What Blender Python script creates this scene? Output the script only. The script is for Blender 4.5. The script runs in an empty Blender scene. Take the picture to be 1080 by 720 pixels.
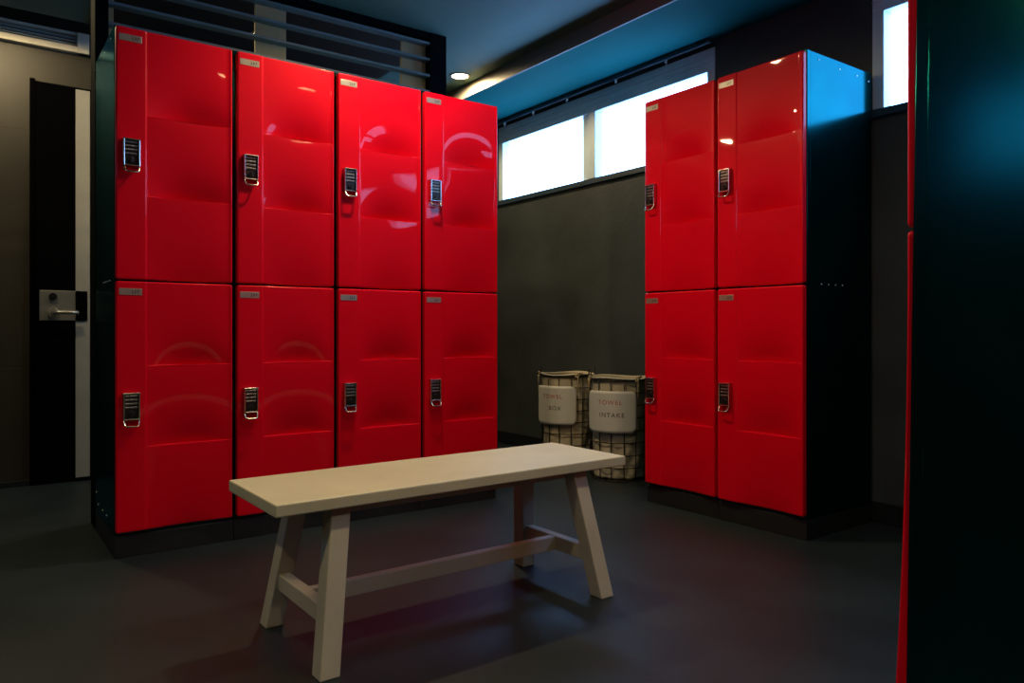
import bpy, bmesh, math, random
from mathutils import Vector, Matrix
random.seed(7)
scn = bpy.context.scene
COL = scn.collection
PI = math.pi

# ------------------------------------------------------------------ materials
def mat(name, base=(.5, .5, .5), rough=.5, metal=0.0, coat=0.0, coat_rough=.05, spec=.5,
        noise=0.0, nscale=20.0, bump=0.0, bscale=60.0, rvar=0.0, emit=None, estr=0.0, detail=4.0):
    m = bpy.data.materials.new(name)
    m.use_nodes = True
    nt = m.node_tree
    b = nt.nodes['Principled BSDF']
    b.inputs['Base Color'].default_value = (*base, 1)
    b.inputs['Roughness'].default_value = rough
    b.inputs['Metallic'].default_value = metal
    b.inputs['Coat Weight'].default_value = coat
    b.inputs['Coat Roughness'].default_value = coat_rough
    b.inputs['Specular IOR Level'].default_value = spec
    tc = nt.nodes.new('ShaderNodeTexCoord')
    if noise > 0:
        n = nt.nodes.new('ShaderNodeTexNoise')
        n.inputs['Scale'].default_value = nscale
        n.inputs['Detail'].default_value = detail
        nt.links.new(tc.outputs['Object'], n.inputs['Vector'])
        r = nt.nodes.new('ShaderNodeValToRGB')
        r.color_ramp.elements[0].position = .3
        r.color_ramp.elements[1].position = .7
        r.color_ramp.elements[0].color = (*[c * (1 - noise) for c in base], 1)
        r.color_ramp.elements[1].color = (*[min(1, c * (1 + noise)) for c in base], 1)
        nt.links.new(n.outputs['Fac'], r.inputs['Fac'])
        nt.links.new(r.outputs['Color'], b.inputs['Base Color'])
        if rvar > 0:
            mr = nt.nodes.new('ShaderNodeMapRange')
            mr.inputs['To Min'].default_value = rough - rvar
            mr.inputs['To Max'].default_value = rough + rvar
            nt.links.new(n.outputs['Fac'], mr.inputs['Value'])
            nt.links.new(mr.outputs['Result'], b.inputs['Roughness'])
    if bump > 0:
        n2 = nt.nodes.new('ShaderNodeTexNoise')
        n2.inputs['Scale'].default_value = bscale
        n2.inputs['Detail'].default_value = 3
        nt.links.new(tc.outputs['Object'], n2.inputs['Vector'])
        bp = nt.nodes.new('ShaderNodeBump')
        bp.inputs['Strength'].default_value = bump
        bp.inputs['Distance'].default_value = .004
        nt.links.new(n2.outputs['Fac'], bp.inputs['Height'])
        nt.links.new(bp.outputs['Normal'], b.inputs['Normal'])
    if emit:
        b.inputs['Emission Color'].default_value = (*emit, 1)
        b.inputs['Emission Strength'].default_value = estr
    return m

WIN = (2.3, 5.0, 10.5)
M = {}
M['red'] = mat('red_gloss_paint', (0.6497, 0.0001477, 0.01329), .45, spec=.08, coat=.33, coat_rough=.025, noise=.03, nscale=3)
M['carcass'] = mat('blue_black_lacquer', (.004, .070, .064), .17, metal=.93, noise=.12, nscale=5, rvar=.03)
M['carcass'].node_tree.nodes['Principled BSDF'].inputs['Specular Tint'].default_value = (.12, .5, .7, 1)
M['plinth'] = mat('black_plinth', (.008, .011, .012), .5, noise=.2, nscale=15)
M['chrome'] = mat('brushed_steel', (.62, .58, .54), .22, metal=1.0, noise=.06, nscale=40)
M['plate'] = mat('satin_number_plate', (0.44, 0.4, 0.352), .35, metal=.7, noise=.05, nscale=60)
M['ink'] = mat('dark_ink', (.05, .045, .04), .6)
M['redink'] = mat('red_ink', (.40, .06, .07), .6)
M['keypad'] = mat('black_keypad', (.01, .011, .012), .3, noise=.2, nscale=60)
M['dial'] = mat('grey_dial', (.30, .30, .28), .3, metal=.8, noise=.1, nscale=60)
M['rivet'] = mat('rivet_steel', (.75, .75, .72), .35, metal=.2)
M['wood'] = mat('pale_painted_wood', (0.497, 0.4757, 0.3053), .48, noise=.06, nscale=6, bump=.12, bscale=35)
M['woodleg'] = mat('pale_leg_wood', (0.468, 0.4368, 0.3198), .55, noise=.08, nscale=8, bump=.12, bscale=40)
M['linen'] = mat('cream_bag_cloth', (0.4588, 0.3996, 0.2812), .85, noise=.08, nscale=9, bump=.5, bscale=28)
M['wire'] = mat('black_wire', (.02, .017, .012), .45, metal=.4, noise=.2, nscale=30)
M['sign'] = mat('frosted_white_sign', (0.5476, 0.5402, 0.5032), .5, noise=.03, nscale=9)
M['rope'] = mat('tan_cord', (.45, .35, .20), .85, noise=.2, nscale=70)
M['screen'] = mat('black_screen_paint', (.003, .005, .006), .9, spec=.02, noise=.2, nscale=12)
M['slat'] = mat('slate_slat_paint', (0.1445, 0.204, 0.2125), .4, noise=.12, nscale=14)
M['beigeboard'] = mat('beige_warm_patch', (0.45, 0.3525, 0.165), .6, noise=.12, nscale=7)
M['frame'] = mat('grey_window_frame', (.60, .72, .76), .4, noise=.05, nscale=10)
M['sill'] = mat('dark_blue_sill', (.02, .04, .06), .4, noise=.1, nscale=10)
M['soffit'] = mat('blue_grey_soffit_paint', (.004, .118, .118), .8, spec=.06, noise=.05, nscale=2.5, bump=.1, bscale=25)
M['fascia'] = mat('grey_brown_fascia', (0.208, 0.184, 0.152), .6, noise=.06, nscale=5)
M['ceiling'] = mat('grey_ceiling_paint', (0.095, 0.19, 0.1615), .7, noise=.04, nscale=1.5)
M['black'] = mat('black_paint', (.006, .007, .008), .55, noise=.2, nscale=8)
M['base'] = mat('black_baseboard', (.008, .010, .012), .4, noise=.2, nscale=8)
M['stripe'] = mat('off_white_stripe', (0.315, 0.315, 0.27), .5, noise=.04, nscale=10)
M['door'] = mat('black_door', (.0012, .0012, .0016), .85, spec=.02, noise=.2, nscale=8)
M['steel'] = mat('satin_steel', (0.4, 0.4, 0.352), .35, metal=.75, noise=.05, nscale=20)
M['ventwhite'] = mat('off_white_vent', (0.624, 0.5928, 0.468), .5, noise=.05, nscale=20)
M['pane'] = mat('frosted_bright_glass', (.8, .85, .9), .3, noise=.02, nscale=4, emit=WIN, estr=1.0)
M['panedim'] = mat('added_window_glow', (.7, .8, .9), .3, noise=.02, nscale=4, emit=WIN, estr=.28)  # dim emission for the added left-wall window
M['lampglow'] = mat('warm_lamp_lens', (.9, .8, .6), .4, noise=.02, nscale=30, emit=(1.0, .68, .34), estr=38.0)
M['lampring'] = mat('dark_lamp_ring', (.30, .28, .25), .4, noise=.05, nscale=30)

def floor_mat():
    m = mat('dark_vinyl_floor', (0.01036, 0.01776, 0.02146), .46, spec=.3, noise=.28, nscale=2.2, bump=.12, bscale=140, rvar=.06, detail=8)
    return m
M['floor'] = floor_mat()

def wall_mat():
    m = mat('dark_concrete_wall', (0.02888, 0.03572, 0.03648), .62, noise=.35, nscale=3.0, bump=.35, bscale=26, detail=10)
    return m
M['wall'] = wall_mat()

def tile_mat():
    m = mat('dark_tile_wall', (0.02138, 0.01853, 0.009979), .5, noise=.25, nscale=2.0, detail=8)
    nt = m.node_tree
    b = nt.nodes['Principled BSDF']
    tc = nt.nodes.new('ShaderNodeTexCoord')
    mp = nt.nodes.new('ShaderNodeMapping')
    mp.inputs['Rotation'].default_value = (PI / 2, 0, 0)
    br = nt.nodes.new('ShaderNodeTexBrick')
    br.offset = 0.0
    br.inputs['Scale'].default_value = 1.0
    br.inputs['Brick Width'].default_value = 1.24
    br.inputs['Row Height'].default_value = .62
    br.inputs['Mortar Size'].default_value = .004
    br.inputs['Color1'].default_value = (1, 1, 1, 1)
    br.inputs['Color2'].default_value = (1, 1, 1, 1)
    br.inputs['Mortar'].default_value = (0, 0, 0, 1)
    nt.links.new(tc.outputs['Object'], mp.inputs['Vector'])
    nt.links.new(mp.outputs['Vector'], br.inputs['Vector'])
    bp = nt.nodes.new('ShaderNodeBump')
    bp.inputs['Strength'].default_value = .6
    bp.inputs['Distance'].default_value = .003
    nt.links.new(br.outputs['Color'], bp.inputs['Height'])
    nt.links.new(bp.outputs['Normal'], b.inputs['Normal'])
    return m
M['tile'] = tile_mat()

# ------------------------------------------------------------------ mesh helpers
def add_box(bm, lo, hi, bevel=0.0, mi=0, segs=2):
    lo, hi = Vector(lo), Vector(hi)
    r = bmesh.ops.create_cube(bm, size=1.0)
    vs = r['verts']
    d = hi - lo
    c = (hi + lo) / 2
    for v in vs:
        v.co = Vector((v.co.x * d.x, v.co.y * d.y, v.co.z * d.z)) + c
    fs = set(f for v in vs for f in v.link_faces)
    for f in fs:
        f.material_index = mi
    if bevel > 0:
        es = list(set(e for v in vs for e in v.link_edges))
        rr = bmesh.ops.bevel(bm, geom=es, offset=min(bevel, min(d) * .45), segments=segs, profile=.5, affect='EDGES')
        for f in rr['faces']:
            f.material_index = mi
    return vs

def add_tube(bm, pts, rad, n=8, mi=0, closed=False):
    pts = [Vector(p) for p in pts]
    rings = []
    N = len(pts)
    up = None
    for i, p in enumerate(pts):
        a = pts[(i - 1) % N] if (closed or i > 0) else p
        b = pts[(i + 1) % N] if (closed or i < N - 1) else p
        t = (b - a).normalized()
        if up is None:
            up = Vector((0, 0, 1)) if abs(t.z) < .9 else Vector((1, 0, 0))
        side = t.cross(up)
        if side.length < 1e-4:
            side = t.cross(Vector((0, 1, 0)))
        side.normalize()
        up = side.cross(t).normalized()
        rings.append([bm.verts.new(p + rad * (math.cos(2 * PI * k / n) * side + math.sin(2 * PI * k / n) * up)) for k in range(n)])
    M_ = N if closed else N - 1
    for i in range(M_):
        A, B = rings[i], rings[(i + 1) % N]
        for k in range(n):
            f = bm.faces.new((A[k], A[(k + 1) % n], B[(k + 1) % n], B[k]))
            f.material_index = mi
            f.smooth = True
    if not closed:
        bm.faces.new(rings[0]).material_index = mi
        bm.faces.new(list(reversed(rings[-1]))).material_index = mi

def add_cyl(bm, c, rad, depth, axis='z', n=32, mi=0, bevel=0.0, rad2=None):
    r = bmesh.ops.create_cone(bm, cap_ends=True, segments=n, radius1=rad, radius2=rad if rad2 is None else rad2, depth=depth)
    rot = {'z': Matrix.Identity(3), 'y': Matrix.Rotation(PI / 2, 3, 'X'), 'x': Matrix.Rotation(PI / 2, 3, 'Y')}[axis]
    for v in r['verts']:
        v.co = rot @ v.co + Vector(c)
    fs = set(f for v in r['verts'] for f in v.link_faces)
    for f in fs:
        f.material_index = mi
        if len(f.verts) == 4:
            f.smooth = True
    if bevel > 0:
        es = [e for e in set(e for v in r['verts'] for e in v.link_edges) if any(len(f.verts) > 4 for f in e.link_faces)]
        rr = bmesh.ops.bevel(bm, geom=es, offset=bevel, segments=2, profile=.5, affect='EDGES')
        for f in rr['faces']:
            f.material_index = mi
            f.smooth = True

def add_ring(bm, c, r0, r1, z0, z1, n=40, mi=0):
    cx, cy = c
    prof = [(r0, z0), (r1, z0), (r1, z1), (r0, z1)]
    rings = [[bm.verts.new((cx + r * math.cos(2 * PI * k / n), cy + r * math.sin(2 * PI * k / n), z)) for k in range(n)] for r, z in prof]
    for i in range(4):
        A, B = rings[i], rings[(i + 1) % 4]
        for k in range(n):
            f = bm.faces.new((A[k], A[(k + 1) % n], B[(k + 1) % n], B[k]))
            f.material_index = mi

def add_beam(bm, p0, p1, wx, wy, z_cut=True, bevel=.003, mi=0):
    """square timber whose ends are cut level; cross-section wx * wy"""
    p0, p1 = Vector(p0), Vector(p1)
    vs = []
    for p in (p0, p1):
        vs.append([bm.verts.new((p.x + sx * wx / 2, p.y + sy * wy / 2, p.z)) for sx, sy in ((-1, -1), (1, -1), (1, 1), (-1, 1))])
    fs = [bm.faces.new(list(reversed(vs[0]))), bm.faces.new(vs[1])]
    for k in range(4):
        fs.append(bm.faces.new((vs[0][k], vs[0][(k + 1) % 4], vs[1][(k + 1) % 4], vs[1][k])))
    for f in fs:
        f.material_index = mi
    if bevel:
        es = list(set(e for f in fs for e in f.edges))
        bmesh.ops.bevel(bm, geom=es, offset=bevel, segments=2, profile=.5, affect='EDGES')

def obj(name, bm, mats, parent=None, smooth=False):
    bmesh.ops.recalc_face_normals(bm, faces=bm.faces[:])
    me = bpy.data.meshes.new(name)
    bm.to_mesh(me)
    bm.free()
    if not isinstance(mats, (list, tuple)):
        mats = [mats]
    for m in mats:
        me.materials.append(m)
    if smooth:
        for p in me.polygons:
            p.use_smooth = True
    o = bpy.data.objects.new(name, me)
    COL.objects.link(o)
    if parent is not None:
        o.parent = parent
    return o

def box_obj(name, lo, hi, m, parent=None, bevel=0.0):
    bm = bmesh.new()
    add_box(bm, lo, hi, bevel)
    return obj(name, bm, m, parent)

def thing(name, label, cat, loc=(0, 0, 0), rotz=0.0, group=None):
    o = bpy.data.objects.new(name, None)
    o.empty_display_size = .1
    COL.objects.link(o)
    o.location = loc
    o.rotation_euler = (0, 0, rotz)
    o['label'] = label
    o['category'] = cat
    if group:
        o['group'] = group
    return o

def struct(o):
    o['kind'] = 'structure'
    return o

def copy_tree(o, parent=None):
    c = o.copy()
    COL.objects.link(c)
    if parent is not None:
        c.parent = parent
    for ch in list(o.children):
        copy_tree(ch, c)
    return c

# ------------------------------------------------------------------ dimensions
XW = 3.12          # window wall
YB = 4.66          # back wall
XL, YF = -2.2, -1.7
ZC = 2.40
SOFX, SOFZ = 2.60, 2.315

# ------------------------------------------------------------------ room shell
struct(box_obj('floor', (XL - .1, YF - .1, -.1), (XW + .15, YB + .15, 0), M['floor']))
bm = bmesh.new()
add_box(bm, (XL - .1, YF - .1, ZC), (XW + .15, 4.42, ZC + .1))
add_box(bm, (XL - .1, 4.42, 2.72), (XW + .15, YB + .15, 2.82))
add_box(bm, (XL - .1, 4.40, ZC + .1), (XW + .15, 4.42, 2.82), mi=1)
add_box(bm, (.50, 3.60, ZC - .004), (2.09, 4.42, ZC + .02), mi=1)      # ceiling painted black to keep the slatted screen's gaps dark
struct(obj('ceiling', bm, [M['ceiling'], M['black']]))
struct(box_obj('trim_1', (SOFX + .012, YF, SOFZ), (XW, 4.42, ZC), M['soffit']))       # dropped soffit along the windows
struct(box_obj('trim_3', (SOFX, YF, SOFZ), (SOFX + .0115, 4.42, ZC), M['fascia']))    # its fascia

W1 = (2.497, 4.437)
W2 = (-.272, 1.668)
ZS, ZT = 1.735, 2.275
bm = bmesh.new()
add_box(bm, (XW, YF - .1, -.1), (XW + .15, YB + .15, ZS))
add_box(bm, (XW, YF - .1, ZT), (XW + .15, YB + .15, 2.82))
add_box(bm, (XW, W2[1], ZS), (XW + .15, W1[0], ZT))
add_box(bm, (XW, W1[1], ZS), (XW + .15, YB + .15, ZT))
add_box(bm, (XW, YF - .1, ZS), (XW + .15, W2[0], ZT))
struct(obj('wall_right', bm, M['wall']))
bm = bmesh.new()
add_box(bm, (XL - .1, YB, 0), (XW, YB + .15, 2.72))
struct(obj('wall_back', bm, M['tile']))
bm = bmesh.new()
W3 = (.10, 2.04)
add_box(bm, (XL - .15, YF, 0), (XL, YB, ZS + .12))
add_box(bm, (XL - .15, YF, ZT + .12), (XL, YB, 2.72))
add_box(bm, (XL - .15, YF, ZS + .12), (XL, W3[0], ZT + .12))
add_box(bm, (XL - .15, W3[1], ZS + .12), (XL, YB, ZT + .12))
struct(obj('wall_left', bm, M['wall']))
struct(box_obj('wall_front', (XL - .1, YF - .1, 0), (XW, YF, 2.72), M['wall']))
struct(box_obj('baseboard_right', (XW - .012, YF, 0), (XW, YB, .088), M['base'], bevel=.003))
bm = bmesh.new()
add_box(bm, (XL, YB - .012, 0), (.27, YB, .03), .002)
struct(obj('baseboard_back', bm, M['base']))

def window(name, y0, y1, mirror=False, pane='pane'):
    fr = bmesh.new()
    x0, x1 = XW - .008, XW + .07
    gx0 = XW + .055
    gb, gt = 1.750, 2.157
    ym = (y0 + y1) / 2
    add_box(fr, (x0, y0, gt), (x1, y1, ZT), .003)                 # deep header
    add_box(fr, (x0 - .004, y0, gt + .075), (x0 + .02, y1, gt + .085), .002)
    add_box(fr, (x0 - .004, y0, gt + .045), (x0 + .02, y1, gt + .049), .001)
    add_box(fr, (x0, y0, ZS), (x1, y1, gb), .003)
    for a in (y0, y1 - .05):
        add_box(fr, (x0, a, gb), (x1, a + .05, gt), .003)
    f = struct(obj(name, fr, M['frame']))
    st = bmesh.new()
    add_box(st, (x0 - .004, ym - .065, gb), (x1, ym + .002, gt), .003)
    add_box(st, (x0 + .012, ym + .002, gb), (x1, ym + .065, gt), .003)
    obj('mullion', st, M['frame'], f)
    for a, b in ((y0 + .05, ym - .065), (ym + .065, y1 - .05)):
        p = bmesh.new()
        add_box(p, (gx0, a, gb), (gx0 + .012, b, gt))
        obj('pane', p, M[pane], f)
    s = bmesh.new()
    add_box(s, (XW - .02, y0 - .02, ZS - .022), (XW + .02, y1 + .02, ZS + .012), .003)
    obj('window_sill', s, M['sill'], f)
    if mirror:                                                    # mirrored copy, for the added window in the unseen left wall
        f.rotation_euler = (0, 0, PI)
        f.location = (XW + XL, y0 + y1, .12)
    return f
window('window_1', *W1)
window('window_2', *W2)
window('added_window', *W3, mirror=True, pane='panedim')  # added out of view, throws a blue glow onto the near locker's side

# curtain rail over the window
t = thing('curtain_rail', 'thin dark curtain rail with small pale hooks above the long window', 'curtain rail', (XW, 3.4, 2.295))
bm = bmesh.new()
add_box(bm, (-.05, -.905, -.008), (-.03, 1.03, .010), .003)
obj('rail', bm, M['sill'], t)
for y in (-.82, .93):
    bm = bmesh.new()
    add_box(bm, (-.05, y - .012, .004), (.0, y + .012, .02), .002)
    obj('bracket', bm, M['sill'], t)
for k, (u_y) in enumerate((.915, .585, .235, -.21, -.6)):
    bm = bmesh.new()
    add_cyl(bm, (-.04, u_y, -.014), .008, .014, 'z', 12, bevel=.001)
    add_tube(bm, [(-.04 + .007 * math.cos(a), u_y, -.025 + .007 * math.sin(a)) for a in [2 * PI * i / 12 for i in range(12)]], .0018, 6, closed=True)
    obj('hook', bm, M['rivet'], t)

# ------------------------------------------------------------------ back wall: door and air vent
d = struct(box_obj('door_1', (.287, YB - .03, .016), (1.14, YB, 2.12), M['door'], bevel=.003))
box_obj('white_stripe', (.469, YB - .034, .022), (.536, YB - .0295, 2.108), M['stripe'], d)
p = box_obj('lock_plate', (.304, YB - .037, .865), (.469, YB - .0295, 1.024), M['steel'], d, .002)
box_obj('latch_block', (.4695, YB - .040, .865), (.5235, YB - .0335, 1.024), M['door'], d, .002)
bm = bmesh.new()
add_cyl(bm, (.364, YB - .043, .906), .026, .014, 'y', 28, bevel=.003)
add_cyl(bm, (.364, YB - .062, .906), .012, .03, 'y', 20)
add_tube(bm, [(.364, YB - .074, .906), (.39, YB - .078, .907), (.43, YB - .078, .907), (.478, YB - .074, .907)], .0105, 12)
obj('lever_handle', bm, M['steel'], p, )
bm = bmesh.new()
add_cyl(bm, (.364, YB - .042, .992), .019, .014, 'y', 24, bevel=.002)
add_box(bm, (.360, YB - .056, .984), (.368, YB - .047, 1.004), .001)
obj('keyhole', bm, M['keypad'], p)
struct(box_obj('trim_2', (.262, YB - .02, 0), (.286, YB, 2.135), M['door'], bevel=.002))

t = thing('air_vent', 'long off-white louvred air vent high on the wall above the door', 'vent', (.1, YB, 2.35))
bm = bmesh.new()
add_box(bm, (-.6, -.045, -.047), (.432, 0, -.012), .004)
add_box(bm, (-.6, -.04, .045), (.432, 0, .062), .003)
add_box(bm, (.375, -.047, -.047), (.432, 0, .062), .004)
add_box(bm, (-.6, -.045, -.047), (-.56, 0, .062), .004)
obj('vent_frame', bm, M['ventwhite'], t)
box_obj('vent_back', (-.56, -.006, -.012), (.375, -.001, .045), M['black'], t)
for k in range(3):
    bm = bmesh.new()
    z = -.003 + k * .017
    vs = add_box(bm, (-.56, -.036, z), (.375, -.010, z + .003), .0008)
    obj('louvre', bm, M['frame'], t)

# ------------------------------------------------------------------ lockers
LW, LH, LD = .413, 1.90, .496
ZP, ZM = .0922, .992
TD = .022          # door thickness

def door_bm(w, h, r=.009):
    """pressed door: flat lock strip on the left, three scooped panels on the right"""
    u0 = .098
    s1, s2 = h * .660, h * .335              # crease heights
    D = .027
    us = [0, .0012, .003, .0055, .009, .02, .05, .075, .088, u0 - .004, u0 - .002, u0, u0 + .002, u0 + .004, u0 + .007, .112]
    n = 26
    for k in range(1, n):
        us.append(.112 + (w - .012 - .112) * k / n)
    us += [w - .012, w - .009, w - .0055, w - .003, w - .0012, w]
    vs = [0, .0012, .003, .0055, .009, .013, .018, .025]
    def fill(a, b, n):
        return [a + (b - a) * k / n for k in range(n + 1)]
    offs = [-.010, -.006, -.003, -.001, 0, .0004, .0008, .0013, .0018, .0024, .005, .009]
    vs += fill(.032, s2 - .015, 15)
    vs += [s2 + o for o in offs]
    vs += fill(s2 + .014, s1 - .016, 17)
    vs += [s1 + o for o in offs]
    vs += fill(s1 + .014, h - .025, 17)
    vs += [h - .018, h - .013, h - .009, h - .0055, h - .003, h - .0012, h]
    secs = [(h, s1, 1.0), (s1, s2, 1.0), (s2, .004, .40)]
    def sstep(x):
        x = max(0, min(1, x))
        return x * x * (3 - 2 * x)
    def g(u):
        a = (u - u0) / (w - .006 - u0)
        if a <= 0 or a >= 1:
            return 0
        return math.sin(PI * a) ** 1.1
    def f(u, v):
        y = 0.0
        for top, bot, k in secs:
            if bot <= v <= top or (bot == .004 and v < bot):
                t_ = (top - v) / (top - bot)
                t_ = max(0, min(1, t_))
                e = D * k * (t_ ** 3.8)
                # ledge just above the crease
                lw = .0018 if k == 1.0 else .016
                e *= sstep((v - bot) / lw) if bot > .01 else 1.0
                e += .0016 * k * max(0, 1 - t_ / .10) ** 2 * (0 if top == h else 1)
                y = e * g(u)
                break
        # raised rim between lock strip and panels
        y += .0028 * sstep((u - (u0 - .003)) / .006) * sstep((w - .004 - u) / .01)
        # soft outer rim
        dd = min(u, w - u, v, h - v)
        if dd < r * .6:
            q = r * .6
            y += q - math.sqrt(max(0, q * q - (q - dd) ** 2))
        return y
    bm = bmesh.new()
    grid = []
    for v in vs:
        row = []
        for u in us:
            x, z = u, v
            # round the corners of the outline
            for cx, sx in ((r, -1), (w - r, 1)):
                for cz, sz in ((r, -1), (h - r, 1)):
                    a, b = (u - cx) * sx, (v - cz) * sz
                    if a > 0 and b > 0:
                        k = max(a, b) / math.hypot(a, b)
                        x, z = cx + sx * a * k, cz + sz * b * k
            row.append(bm.verts.new((x, f(u, v), z)))
        grid.append(row)
    for j in range(len(vs) - 1):
        for i in range(len(us) - 1):
            fc = bm.faces.new((grid[j][i], grid[j][i + 1], grid[j + 1][i + 1], grid[j + 1][i]))
            fc.smooth = True
    # skirt to the back
    loop = grid[0][:] + [grid[j][-1] for j in range(1, len(vs))] + list(reversed(grid[-1][:-1])) + [grid[j][0] for j in range(len(vs) - 2, 0, -1)]
    back = [bm.verts.new((v.co.x, TD, v.co.z)) for v in loop]
    N = len(loop)
    for k in range(N):
        bm.faces.new((loop[k], loop[(k + 1) % N], back[(k + 1) % N], back[k]))
    return bm

def place(bm, dx, dz):
    for v in bm.verts:
        v.co.x += dx
        v.co.z += dz
    return bm

def make_locker(W, label, group, gl=.003, gr_=.007):
    t = thing('locker', label, 'locker', group=group)
    dw = W - gl - gr_
    b = bmesh.new()
    add_box(b, (.0008, .044, ZP - .012), (W - .0008, LD, LH), .002)
    for lo, hi in (((.0008, ZP - .012), (.018, LH)), ((W - .018, ZP - .012), (W - .0008, LH)),
                   ((.018, ZP - .012), (W - .018, ZP + .006)), ((.018, ZM - .009), (W - .018, ZM + .009)), ((.018, LH - .018), (W - .018, LH))):
        add_box(b, (lo[0], TD + .002, lo[1]), (hi[0], .046, hi[1]), .0012)
    body = obj('body', b, M['carcass'], t)
    # side screws along the rear and front edges of the side panels
    for side, x in (('l', .0002), ('r', W - .0002)):
        for z, y in ((1.862, .47), (1.874, .10), (1.868, .25), (1.868, .38), (.995, .12), (.995, .17), (.995, .22), (.995, .27), (.12, .42), (.12, .20), (.12, .30), (.16, .47)):
            rb = bmesh.new()
            add_cyl(rb, (x, y, z), .0030, .0032, 'x', 10, bevel=.0006)
            obj('screw', rb, M['rivet'], body)
    p = bmesh.new()
    add_box(p, (.0008, TD - .002, 0), (W - .0008, LD - .002, ZP - .0135), .002)
    obj('plinth', p, M['plinth'], t)
    for z0, z1 in ((ZP, ZM - .003), (ZM + .003, LH - .006)):
        h = z1 - z0
        dbm = place(door_bm(dw, h), gl, z0)
        door = obj('door', dbm, M['red'], t)
        # number plate
        n = bmesh.new()
        add_box(n, (gl + .010, -.0012, z1 - .050), (gl + .084, .0035, z1 - .026), .0008)
        for k in range(3):
            xx = gl + .052 + k * .009
            add_box(n, (xx, -.0016, z1 - .044), (xx + .0022, -.0010, z1 - .032), mi=1)
            add_box(n, (xx, -.0016, z1 - .044 + .004 * (k % 3)), (xx + .006, -.0010, z1 - .0418 + .004 * (k % 3)), mi=1)
        obj('number_plate', n, [M['plate'], M['ink']], door)
        # lock
        lx, lz = gl + .020, z0 + h * .5 - .044 - .003
        c = bmesh.new()
        wL, hL, dp = .056, .098, .020
        add_box(c, (lx, -dp, lz), (lx + .0065, .004, lz + hL), .0025)
        add_box(c, (lx + wL - .0065, -dp, lz), (lx + wL, .004, lz + hL), .0025)
        add_box(c, (lx, -dp, lz + hL - .0065), (lx + wL, .004, lz + hL), .0025)
        add_box(c, (lx, -dp, lz), (lx + wL, .004, lz + .005), .002)
        obj('combination_lock', c, M['chrome'], door)
        k_ = bmesh.new()
        add_box(k_, (lx + .006, -.012, lz + .004), (lx + wL - .006, .0035, lz + hL - .006))
        obj('keypad', k_, M['keypad'], door)
        for q in range(4):
            db = bmesh.new()
            zz = lz + .082 - q * .0135
            for s in range(3):
                add_box(db, (lx + .0085 + s * .0132, -.0155, zz), (lx + .0085 + s * .0132 + .0122, -.011, zz + .0065), .0015)
            obj('lock_dial', db, M['dial'], door)
        kb = bmesh.new()
        add_cyl(kb, (lx + wL / 2, -.015, lz + .021), .0105, .008, 'y', 20, bevel=.0015)
        add_box(kb, (lx + wL / 2 - .0022, -.024, lz + .012), (lx + wL / 2 + .0022, -.018, lz + .030), .0008)
        obj('lock_knob', kb, M['keypad'], door)
        pb = bmesh.new()
        xa, xb = lx + .004, lx + wL - .004
        add_tube(pb, [(xa, -.012, lz + .004), (xa, -.016, lz - .006), (xa + .002, -.024, lz - .018), (xa + .008, -.028, lz - .022),
                      (xb - .008, -.028, lz - .022), (xb - .002, -.024, lz - .018), (xb, -.016, lz - .006), (xb, -.012, lz + .004)], .0034, 10)
        obj('lock_pull', pb, M['chrome'], door)
    return t

# left bank, facing the camera
LX0, LY0 = .420, 2.958
GL = 'lockers in the long bank on the left'
proto = make_locker(LW, 'red two-door locker at the left end of the long bank, beside the black screen post', GL, .003, .009)
proto.location = (LX0, LY0, 0)
mid = make_locker(LW, "red two-door locker second from the left in the long bank, behind the bench's left end", GL, .009, .009)
mid.location = (LX0 + LW, LY0, 0)
c = copy_tree(mid)
c.location = (LX0 + LW * 2, LY0, 0)
c['label'] = 'red two-door locker third from the left in the long bank, glare on its top edge'
last = make_locker(LW, 'red two-door locker at the right end of the long bank, nearest the window', GL, .009, .003)
last.location = (LX0 + LW * 3, LY0, 0)
# right bank, facing left
RX0, RY0, RW = 2.5987, 1.6609, .4193
GR = 'pair of lockers against the window wall'
rp = make_locker(RW, 'red two-door locker beside the laundry baskets, left one of the right-hand pair', GR, .003, .008)
rp.location = (RX0, RY0 + 2 * RW, 0)
rp.rotation_euler = (0, 0, -PI / 2)
rq = make_locker(RW, 'red two-door locker with a blue-lit side panel, right one of the right-hand pair', GR, .008, .004)
rq.location = (RX0, RY0 + RW, 0)
rq.rotation_euler = (0, 0, -PI / 2)

# near locker at the right edge of the frame (its side and the rim of its doors show)
fg = make_locker(LW, 'locker cut off by the right photo edge, dark side panel and red door rim', None, .007, -.001)
fg.location = (1.34 + LW, .6555, 0)
fg.rotation_euler = (0, 0, PI)
# its side panel and doors are slightly bowed low down
cache = {}
def bow_tree(o):
    for ch in o.children:
        if ch.data.name not in cache:
            me = ch.data.copy()
            for v in me.vertices:
                k = max(0, .93 - v.co.z) / .73
                v.co.x += .017 * k * k
                v.co.y -= .012 * k * k
            cache[ch.data.name] = me
        ch.data = cache[ch.data.name]
        bow_tree(ch)
bow_tree(fg)
bpy.context.view_layer.update()
for o in list(COL.objects):                      # screws the photo does not show
    if o.name.startswith('screw'):
        root = o.parent.parent
        lx = sum(v.co.x for v in o.data.vertices) / len(o.data.vertices)
        left = lx < .2
        lz = sum(v.co.z for v in o.data.vertices) / len(o.data.vertices)
        keep = (root == proto and left) or (root == rq and not left and lz > .3)
        if not keep:
            bpy.data.objects.remove(o)
rb = bmesh.new()
add_cyl(rb, (LW + .0008, .0985, .998), .0038, .004, 'x', 12, bevel=.0008)
obj('screw', rb, M['rivet'], [o for o in fg.children if o.name.startswith('body')][0])

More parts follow.
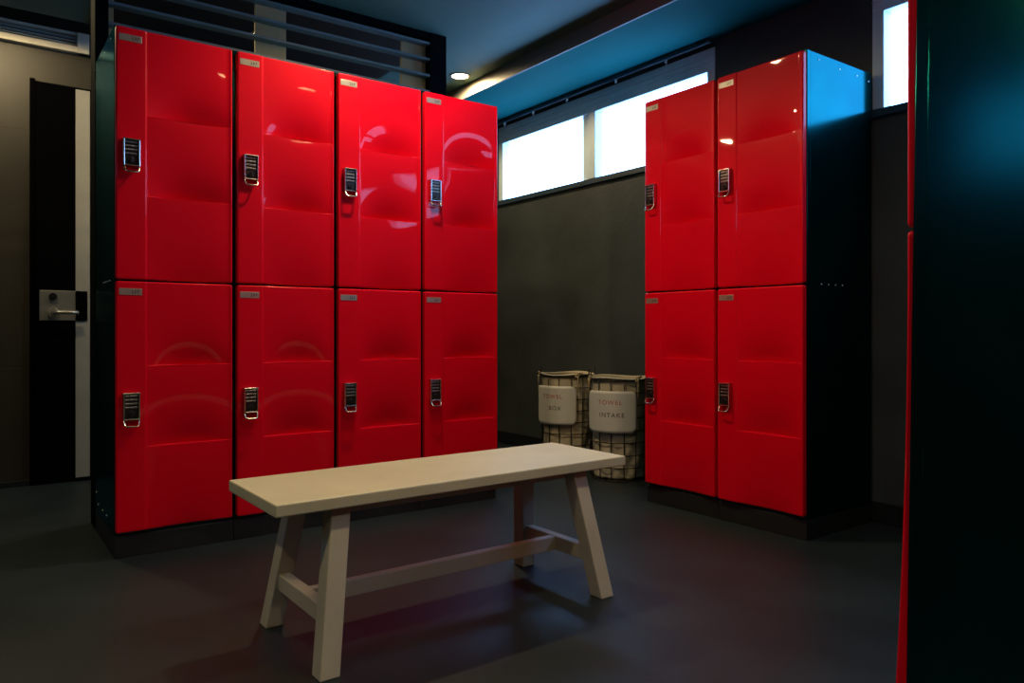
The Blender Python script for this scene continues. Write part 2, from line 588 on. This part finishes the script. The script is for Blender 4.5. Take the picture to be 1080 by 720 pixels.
# ------------------------------------------------------------------ slatted screen behind the long bank
t = thing('slatted_screen', 'tall black slatted screen standing behind and above the long locker bank', 'screen', (LX0, 3.4695, 0))
SL = 1.67
for x0, x1, y1 in ((0, .05, .13), (SL - .10, SL, .06)):
    bm = bmesh.new()
    add_box(bm, (x0, 0, 0), (x1, y1, ZC - .002), .003)
    obj('post', bm, M['screen'], t)
bm = bmesh.new()
add_box(bm, (.05, .005, 2.366), (SL - .10, .055, ZC - .002), .002)
obj('top_rail', bm, M['screen'], t)
for k in range(9):
    z = 2.334 - .0855 * k
    bm = bmesh.new()
    add_box(bm, (.045, .004, z), (SL - .095, .050, z + .013), .002)
    obj('slat', bm, M['slat'], t)
for xc in (.0, .735, 1.495):  # boards added to stand in for warm-lit patches between the slats
    bm = bmesh.new()
    add_box(bm, (max(.05, xc - .072), .0515, 1.62), (xc + .075, .066, 2.364), .002)
    obj('warm_patch_board', bm, M['beigeboard'], t)

# ------------------------------------------------------------------ bench
t = thing('bench', 'long pale wooden bench with splayed legs standing in the middle of the floor', 'bench', (1.125, 1.878, 0), .012)
BL, BW, BH, BT = 1.122, .362, .415, .030
bm = bmesh.new()
add_box(bm, (-BL / 2, -BW / 2, BH - BT), (BL / 2, BW / 2, BH), .0035)
obj('seat', bm, M['wood'], t)
bm = bmesh.new()
for s in (-1, 1):
    add_box(bm, (-.36, s * .105 - .011, BH - BT - .028), (.36, s * .105 + .011, BH - BT - .0003), .002)
obj('apron', bm, M['woodleg'], t)
LT = .050
for sx in (-1, 1):
    for sy in (-1, 1):
        bm = bmesh.new()
        yo = -.005 if sy < 0 else .005
        add_beam(bm, (sx * (.446 if sy < 0 else .442), sy * .188 + yo, 0), (sx * .388, sy * .122 + yo, BH - BT - .0003), LT, .052, bevel=.003)
        obj('leg', bm, M['woodleg'], t)
    bm = bmesh.new()
    add_box(bm, (sx * .424 - .016, -.148, .105), (sx * .424 + .016, .148, .15), .003)
    obj('cross_bar', bm, M['woodleg'], t)
bm = bmesh.new()
add_box(bm, (-.41, -.014, .104), (.41, .014, .148), .003)
obj('stretcher', bm, M['woodleg'], t)

# ------------------------------------------------------------------ laundry baskets
def text_mesh(txt, size):
    cu = bpy.data.curves.new('letters', 'FONT')
    cu.body = txt
    cu.size = size
    cu.align_x = 'CENTER'
    cu.align_y = 'CENTER'
    cu.extrude = .0004
    cu.space_character = 1.25
    o = bpy.data.objects.new('letters', cu)
    COL.objects.link(o)
    bpy.context.view_layer.update()
    dg = bpy.context.evaluated_depsgraph_get()
    me = bpy.data.meshes.new_from_object(o.evaluated_get(dg))
    bpy.data.objects.remove(o)
    return me

def make_basket(label, loc, face, lines, seed):
    rnd = random.Random(seed)
    t = thing('laundry_basket', label, 'basket', loc, 0, 'wire laundry baskets by the wall')
    R, H = .163, .548
    bm = bmesh.new()
    n = 40
    def rr(z):
        return R * (.93 + .07 * z / H)
    nv = 14
    for k in range(nv):
        a = 2 * PI * k / nv + .1
        add_tube(bm, [(rr(z) * math.cos(a), rr(z) * math.sin(a), z) for z in (.004, H * .33, H * .66, H - .004)], .0029, 6)
    zs = [.004 + (H - .008) * k / 8 for k in range(9)]
    for z in zs:
        add_tube(bm, [(rr(z) * math.cos(2 * PI * k / n), rr(z) * math.sin(2 * PI * k / n), z) for k in range(n)], .004 if z in (zs[0], zs[-1]) else .0029, 6, closed=True)
    for k in range(-2, 3):
        y = k * .055
        x = math.sqrt(max(0, rr(0) ** 2 - y * y)) - .001
        add_tube(bm, [(-x, y, .004), (x, y, .004)], .0022, 6)
        add_tube(bm, [(y, -x, .004), (y, x, .004)], .0022, 6)
    fr = obj('wire_frame', bm, M['wire'], t)
    # cloth liner, folded over the rim
    bm = bmesh.new()
    na, nz = 72, 44
    prof = []
    for k in range(nz + 1):
        z = .012 + (H - .012 + .006) * k / nz
        prof.append((rr(min(z, H)) - .010, z))
    prof += [(R - .006, H + .009), (R - .001, H + .009), (R + .0036, H + .005)]
    ph = [rnd.uniform(0, 6.28) for _ in range(12)]
    rings = []
    for (r, z) in prof:
        ring = []
        for k in range(na):
            a = 2 * PI * k / na
            low = max(0, 1 - z / .30)
            w = .0045 * (math.sin(5 * a + ph[0] + 14 * z) * math.sin(23 * z + ph[1]) + .8 * math.sin(9 * a + ph[2] - 31 * z)) * (.35 + 1.3 * low)
            w += .003 * low * math.sin(17 * a + 60 * z + ph[3])
            if r > R:
                w = .0012 * math.sin(7 * a + ph[4])
            zz = z + (.004 * math.sin(3 * a + ph[5]) if z > H - .001 else 0)
            rad = min(r + w - .004 * low, r + .006) if r < R else r + abs(w)
            ring.append(bm.verts.new((rad * math.cos(a), rad * math.sin(a), zz)))
        rings.append(ring)
    for A, B in zip(rings, rings[1:]):
        for k in range(na):
            bm.faces.new((A[k], A[(k + 1) % na], B[(k + 1) % na], B[k])).smooth = True
    c0 = bm.verts.new((0, 0, .010))
    for k in range(na):
        bm.faces.new((rings[0][(k + 1) % na], rings[0][k], c0)).smooth = True
    obj('cloth_liner', bm, M['linen'], t)
    # curved sign tied to the front
    half = .86
    z0, z1 = .262, .487
    Rs = R + .011
    bm = bmesh.new()
    nu, nvv = 28, 14
    rc = .035
    g = []
    for lay in (0, 1):
        rad = Rs + .002 * lay
        L = []
        for j in range(nvv + 1):
            row = []
            for i in range(nu + 1):
                s = (-1 + 2 * i / nu) * half * Rs
                z = z0 + (z1 - z0) * j / nvv
                ax, az = abs(s) - (half * Rs - rc), abs(z - (z0 + z1) / 2) - ((z1 - z0) / 2 - rc)
                if ax > 0 and az > 0:
                    q = max(ax, az) / math.hypot(ax, az)
                    s = math.copysign(half * Rs - rc + ax * q, s)
                    z = (z0 + z1) / 2 + math.copysign((z1 - z0) / 2 - rc + az * q, z - (z0 + z1) / 2)
                a = face + s / Rs
                row.append(bm.verts.new((rad * math.cos(a), rad * math.sin(a), z)))
            L.append(row)
        g.append(L)
    for lay in (0, 1):
        for j in range(nvv):
            for i in range(nu):
                bm.faces.new((g[lay][j][i], g[lay][j][i + 1], g[lay][j + 1][i + 1], g[lay][j + 1][i])).smooth = True
    edge = [(0, i) for i in range(nu + 1)] + [(j, nu) for j in range(1, nvv + 1)] + [(nvv, i) for i in range(nu - 1, -1, -1)] + [(j, 0) for j in range(nvv - 1, 0, -1)]
    for k in range(len(edge)):
        a, b = edge[k], edge[(k + 1) % len(edge)]
        bm.faces.new((g[0][a[0]][a[1]], g[0][b[0]][b[1]], g[1][b[0]][b[1]], g[1][a[0]][a[1]]))
    sg = obj('sign', bm, M['sign'], t)
    for txt, size, z, ink, off in lines:
        me = text_mesh(txt, size)
        for v in me.vertices:
            a = face + (v.co.x + off) / Rs
            rad = Rs + .0022 + v.co.z
            v.co = Vector((rad * math.cos(a), rad * math.sin(a), z + v.co.y))
        me.materials.clear()
        me.materials.append(M[ink])
        o = bpy.data.objects.new('lettering', me)
        COL.objects.link(o)
        o.parent = sg
    # loop handles and cord ties at the rim
    for da in (1.05, 1.05 + PI):
        a = face - da
        bm = bmesh.new()
        pts = []
        for k in range(13):
            q = PI * k / 12
            aa = a + .20 * math.cos(q)
            pts.append((R * math.cos(aa), R * math.sin(aa), H + .052 * math.sin(q)))
        add_tube(bm, pts, .0036, 8)
        obj('handle', bm, M['wire'], t)
    for da in (-.88, .9):
        a = face + da
        bm = bmesh.new()
        for q in range(3):
            pts = []
            for k in range(14):
                tt = 2 * PI * k / 14
                aa = a + .07 * math.cos(tt) * (1 + .4 * q) + .02 * q
                pts.append(((R + .010 + .004 * math.sin(2 * tt + q)) * math.cos(aa), (R + .010 + .004 * math.sin(2 * tt + q)) * math.sin(aa), H + .004 + .014 * math.sin(tt + q)))
            add_tube(bm, pts, .0024, 6, closed=True)
        add_tube(bm, [((R + .012) * math.cos(a + .01), (R + .012) * math.sin(a + .01), H), ((R + .0145) * math.cos(a), (R + .0145) * math.sin(a), .445)], .002, 6)
        obj('cord_tie', bm, M['rope'], t)
    return t

face1 = math.atan2(-3.43, -2.93) - .56
make_basket('wire laundry basket with cream liner, farther one, lettered BOX on its sign', (2.925, 3.445, 0), face1,
            [('TOWEL', .034, .425, 'redink', .0), ('BOX', .034, .358, 'ink', .02)], 3)
face2 = math.atan2(-3.0, -2.93) - .27
make_basket('wire laundry basket with cream liner, nearer one, partly behind the right-hand lockers', (2.925, 3.01, 0), face2,
            [('TOWEL', .034, .425, 'redink', .0), ('INTAKE', .034, .358, 'ink', .01)], 11)

# ------------------------------------------------------------------ downlights
LAMPS = [(2.48, 3.955, 'round ceiling downlight glowing near the dropped soffit, right of the slatted screen', 1.2, 174, .25),
         (1.28, 4.025, 'round ceiling downlight behind the slatted screen, glimpsed between its slats', 1.0, 150, .9),
         (.08, 3.985, 'round ceiling downlight in front of the black door, lighting the vent wall', 1.2, 178, .15),
         (1.45, 2.58, 'round ceiling downlight above the space between bench and long locker bank', 2.4, 160, .7),
         (1.30, 1.04, 'round ceiling downlight above the near side of the bench', .9, 150, .9),
         (1.85, 1.00, 'round ceiling downlight above the right end of the bench', .7, 150, .9),
         (.35, -.35, 'unseen ceiling downlight added just behind the photographer as front fill', 1.3, 150, .9),  # added fill lamp, brightens front faces of bench legs and doors
         (-.95, 1.05, 'unseen ceiling downlight added to the left of the photographer as side fill', 1.9, 150, .9)]  # added fill lamp, brightens the bench legs' left faces
LAMP_W = 10.2
for i, (x, y, lb, k, cone, blend) in enumerate(LAMPS):
    t = thing('downlight', lb, 'downlight', (x, y, ZC), 0, 'round ceiling downlights')
    bm = bmesh.new()
    add_ring(bm, (0, 0), .050, .064, -.006, -.0005)
    obj('trim_ring', bm, M['lampring'], t)
    bm = bmesh.new()
    add_cyl(bm, (0, 0, -.0025), .0498, .003, 'z', 32)
    obj('lens', bm, M['lampglow'], t)
    L = bpy.data.lights.new('downlight_beam', 'SPOT')
    L.color = (1.0, .77, .43)
    L.energy = LAMP_W * k * 4
    L.spot_size = math.radians(cone)
    L.spot_blend = blend
    L.shadow_soft_size = .04
    lo = bpy.data.objects.new('downlight_beam', L)
    COL.objects.link(lo)
    lo.location = (x, y, ZC - .012)

# ------------------------------------------------------------------ world, camera, view
w = bpy.data.worlds.new('world')
scn.world = w
w.use_nodes = True
w.node_tree.nodes['Background'].inputs['Color'].default_value = (.25, .45, .6, 1)
w.node_tree.nodes['Background'].inputs['Strength'].default_value = .3

cam = bpy.data.cameras.new('camera')
cam.sensor_width = 36
cam.lens = 788.0 / 1080 * 36
cam.shift_y = -12.0 / 1080
cam.clip_start = .02
co = bpy.data.objects.new('camera', cam)
COL.objects.link(co)
co.location = (0, 0, .814)
co.rotation_euler = (PI / 2, 0, .9412 - PI / 2)
scn.camera = co
scn.view_settings.view_transform = 'Standard'
scn.view_settings.look = 'None'
scn.view_settings.gamma = 1
scn.view_settings.exposure = 0
scn.view_settings.use_curve_mapping = False
